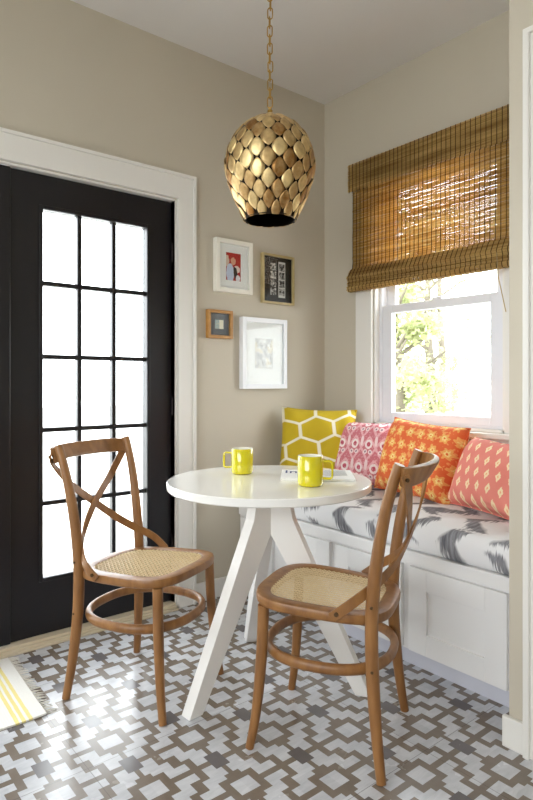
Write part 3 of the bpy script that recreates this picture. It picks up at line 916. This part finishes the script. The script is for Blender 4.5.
MB().lathe([(0, LT - .012), (.016, LT - .010), (.016, LT + .002), (.010, LT + .008), (.010, LT + .026), (.006, LT + .030), (0, LT + .030)], 24).build('shade_cap', M['brass'], lamp, smooth=40)
MB().lathe([(.018, LT - .075), (.02, LT - .07), (.02, LT - .015), (0, LT - .01)], 20).build('socket', M['dark_metal'], lamp, smooth=40)
MB().lathe([(0, LT - .185), (.012, LT - .183), (.026, LT - .165), (.030, LT - .145), (.024, LT - .115), (.013, LT - .09), (.013, LT - .075), (0, LT - .075)], 24).build('bulb', M['bulb_glass'], lamp, smooth=60)
z = LT + .036; k = 0
hoop = [(math.cos(a) * .006, 0, LT + .032 + math.sin(a) * .006) for a in [2*math.pi*i/16 for i in range(16)]]
MB().tube(hoop, .0018, 8, closed=True).build('hanging_loop', M['brass'], lamp, smooth=60)
ll, lw, pitch = .044, .019, .0345
proto = None
while z + ll < CZ - .02:
    if k < 2:
        pts = []
        for i in range(24):
            a = 2*math.pi*i/24; cx_ = math.cos(a); sz_ = math.sin(a)
            xx = cx_ * lw/2; zz = (ll - lw)/2 * (1 if sz_ > 0 else -1 if sz_ < 0 else 0) + sz_ * lw/2
            t = Vector((xx, 0, zz)); 
            if k % 2: t = Vector((0, xx, zz))
            t = Matrix.Rotation(.7, 3, 'Z') @ t
            pts.append(t)
        o = MB().tube(pts, .0024, 8, closed=True).build('chain_link', M['brass'], lamp, smooth=60); o.location = (0, 0, z + ll/2)
        if k == 0: l0 = o
        else: l1 = o
    else:
        o = (l1 if k % 2 else l0).copy(); COL.objects.link(o); o.location = (rnd.uniform(-.0015, .0015), rnd.uniform(-.0015, .0015), z + ll/2)
    z += pitch; k += 1
MB().lathe([(0, z + .004), (.008, z + .006), (.012, CZ - .035), (.055, CZ - .02), (.062, CZ - .0005), (0, CZ - .0005)], 32).build('ceiling_canopy', M['brass'], lamp, smooth=50)

# ------------------------------------------------------------------ striped mat at the door
def rug_mat():
    m = Mat('striped_cotton', rough=.95); x, y, z = m.xyz()
    # three yellow stripes near the end
    n = m.noise(300, 2); yy = y + (m.noise(30, 2) - .5) * .004
    s = None
    for c0, w in ((-.052, .008), (-.074, .008), (-.095, .008), (-.62, .008), (-.644, .008)):
        t = (yy - c0).abs().lt(w * .8); s = t if s is None else s.mx(t)
    weave = (x * 700.0).sin() * .5 + (y * 700.0).sin() * .5
    c = m.mix(n, (226, 223, 216), (240, 238, 233)); m.color(m.mix(s * .85, c, (232, 214, 124)))
    m.bump(weave * .5 + n, .4, .002); M['striped_cotton'] = m.m
rug_mat()
rug = tag(empty('door_mat', (.315, -1.905, 0), (0, 0, R(-2.0))), 'cream woven mat with yellow stripes and fringe beside the dark door', 'rug')
vs = []; fs = []; nx, ny = 16, 30; w2 = .262; ln_ = 1.1
for t in (0, 1):
    for i in range(nx + 1):
        for j in range(ny + 1):
            x = -w2 + 2*w2*i/nx; y = -ln_*j/ny
            rip = .004 * max(0, math.sin(y*18 + 1)) * (1 if i > nx - 3 else .15)
            vs.append((x, y, .0008 + (.0065 if t else 0) + rip))
Nn = (nx+1)*(ny+1)
for t in (0, 1):
    for i in range(nx):
        for j in range(ny): fs.append(tuple(q + t*Nn for q in (i*(ny+1)+j, (i+1)*(ny+1)+j, (i+1)*(ny+1)+j+1, i*(ny+1)+j+1)))
for i in range(nx):
    for j in (0, ny): a = i*(ny+1)+j; b = (i+1)*(ny+1)+j; fs.append((a, b, b+Nn, a+Nn))
for j in range(ny):
    for i in (0, nx): a = i*(ny+1)+j; fs.append((a, a+1, a+1+Nn, a+Nn))
MB().add(vs, fs).build('woven_mat', M['striped_cotton'], rug, smooth=40)
fr = MB()
for i in range(46):
    x = -w2 + .005 + (2*w2 - .01) * i/45; dx = rl.uniform(-.008, .008); L = rl.uniform(.028, .042)
    fr.tube([(x, -.002, .006), (x + dx*.4, L*.4, .0055), (x + dx, L, .0025)], [.0024, .0018, .001], 5)
fr.build('fringe', M['fringe_cotton'], rug, smooth=60)

# ------------------------------------------------------------------ outdoors
struct(MB().box((-30, -30, -.5), (30, 40, -.25)), 'ground', 'deck_concrete')
def tree(x, y, h, cr, seed, label):
    rd = random.Random(seed); root = tag(empty('tree', (x, y, -.25)), label, 'tree', 'trees outside the window')
    tr = MB(); tr.tube(spline([(0, 0, 0), (.06, .03, h*.3), (-.05, .05, h*.6), (.04, 0, h*.92)], 4), [.14 - .10*i/12 for i in range(13)], 10)
    for k in range(7):
        a = rd.uniform(0, 6.28); z0 = h * rd.uniform(.3, .75); l = cr * rd.uniform(.5, .9)
        tr.tube([(0, 0, z0), (l*.5*math.cos(a), l*.5*math.sin(a), z0 + l*.35), (l*math.cos(a), l*math.sin(a), z0 + l*.6)], [.045, .03, .012], 6)
    tr.build('trunk', M['bark'], root, smooth=60)
    vs = []; fs = []
    clumps = [(Vector((rd.gauss(0, cr*.45), rd.gauss(0, cr*.45), h*rd.uniform(.08, 1.0))), cr*rd.uniform(.22, .42)) for _ in range(26)]
    for c_, rr in clumps:
        for _ in range(150):
            p = c_ + Vector((rd.gauss(0, 1), rd.gauss(0, 1), rd.gauss(0, .8))) * rr * .6
            d = Vector((rd.gauss(0, 1), rd.gauss(0, 1), rd.gauss(0, .6))).normalized(); s_ = d.cross(Vector((rd.gauss(0,1), rd.gauss(0,1), rd.gauss(0,1)))).normalized()
            L = rd.uniform(.07, .15)
            n0 = len(vs); vs += [p, p + d*L*.5 + s_*L*.3, p + d*L, p + d*L*.5 - s_*L*.3]; fs.append((n0, n0+1, n0+2, n0+3))
    MB().add(vs, fs).build('foliage', M['leaves'], root)
for i, (x, y, h, cr) in enumerate([(-3.4, 4.9, 4.0, .8), (-.9, 5.2, 3.6, .75), (-5.0, 8.0, 4.6, .95), (-7.8, 8.4, 5.0, 1.0), (-2.4, 8.6, 5.0, 1.0), (-7.6, 12.2, 6.4, 1.3)]):
    tree(x, y, h, cr, 20 + i, 'pale green leafy tree seen through the window glass')

# ------------------------------------------------------------------ light: a bright overcast sky outside every opening
w = bpy.data.worlds.new('sky'); S.world = w; w.use_nodes = True
bg = w.node_tree.nodes['Background']
SKY = 5.0
bg.inputs[0].default_value = (.93, .97, 1.0, 1); bg.inputs[1].default_value = SKY
w.cycles.sampling_method = 'AUTOMATIC'
def portal(loc, rot, sx, sy):
    l = bpy.data.lights.new('portal', 'AREA'); l.shape = 'RECTANGLE'; l.size = sx; l.size_y = sy
    l.cycles.is_portal = True
    o = bpy.data.objects.new('skylight_portal', l); COL.objects.link(o); o.location = loc; o.rotation_euler = rot
portal((-.16, (DY0 + DY1)/2, 1.05), (0, R(-90), 0), 2.1, DY1 - DY0)          # faces +x
portal(((WX0 + WX1)/2, .18, 1.615), (R(-90), 0, 0), WX1 - WX0, 1.37)          # faces -y
portal(((FW0+FW1)/2, -5.22, (FZ0+FZ1)/2), (R(90), 0, 0), FW1-FW0, FZ1-FZ0)                           # faces +y

# ------------------------------------------------------------------ camera
cam = bpy.data.cameras.new('camera'); co = bpy.data.objects.new('camera', cam); COL.objects.link(co)
cam.lens = 594 / 800 * 36; cam.sensor_width = 36; cam.sensor_fit = 'AUTO'; cam.shift_y = -18 / 800
co.location = (2.653, -2.617, 1.155); co.rotation_euler = (R(90), 0, R(50.97)); cam.clip_start = .05
S.camera = co
S.view_settings.view_transform = 'Standard'; S.view_settings.look = 'None'; S.view_settings.gamma = 1; S.view_settings.use_curve_mapping = False
S.view_settings.exposure = 1.0
S.cycles.use_denoising = True
S.cycles.max_bounces = 10; S.cycles.diffuse_bounces = 6; S.cycles.transparent_max_bounces = 24
S.cycles.caustics_reflective = False; S.cycles.caustics_refractive = False
S.cycles.sample_clamp_indirect = 8
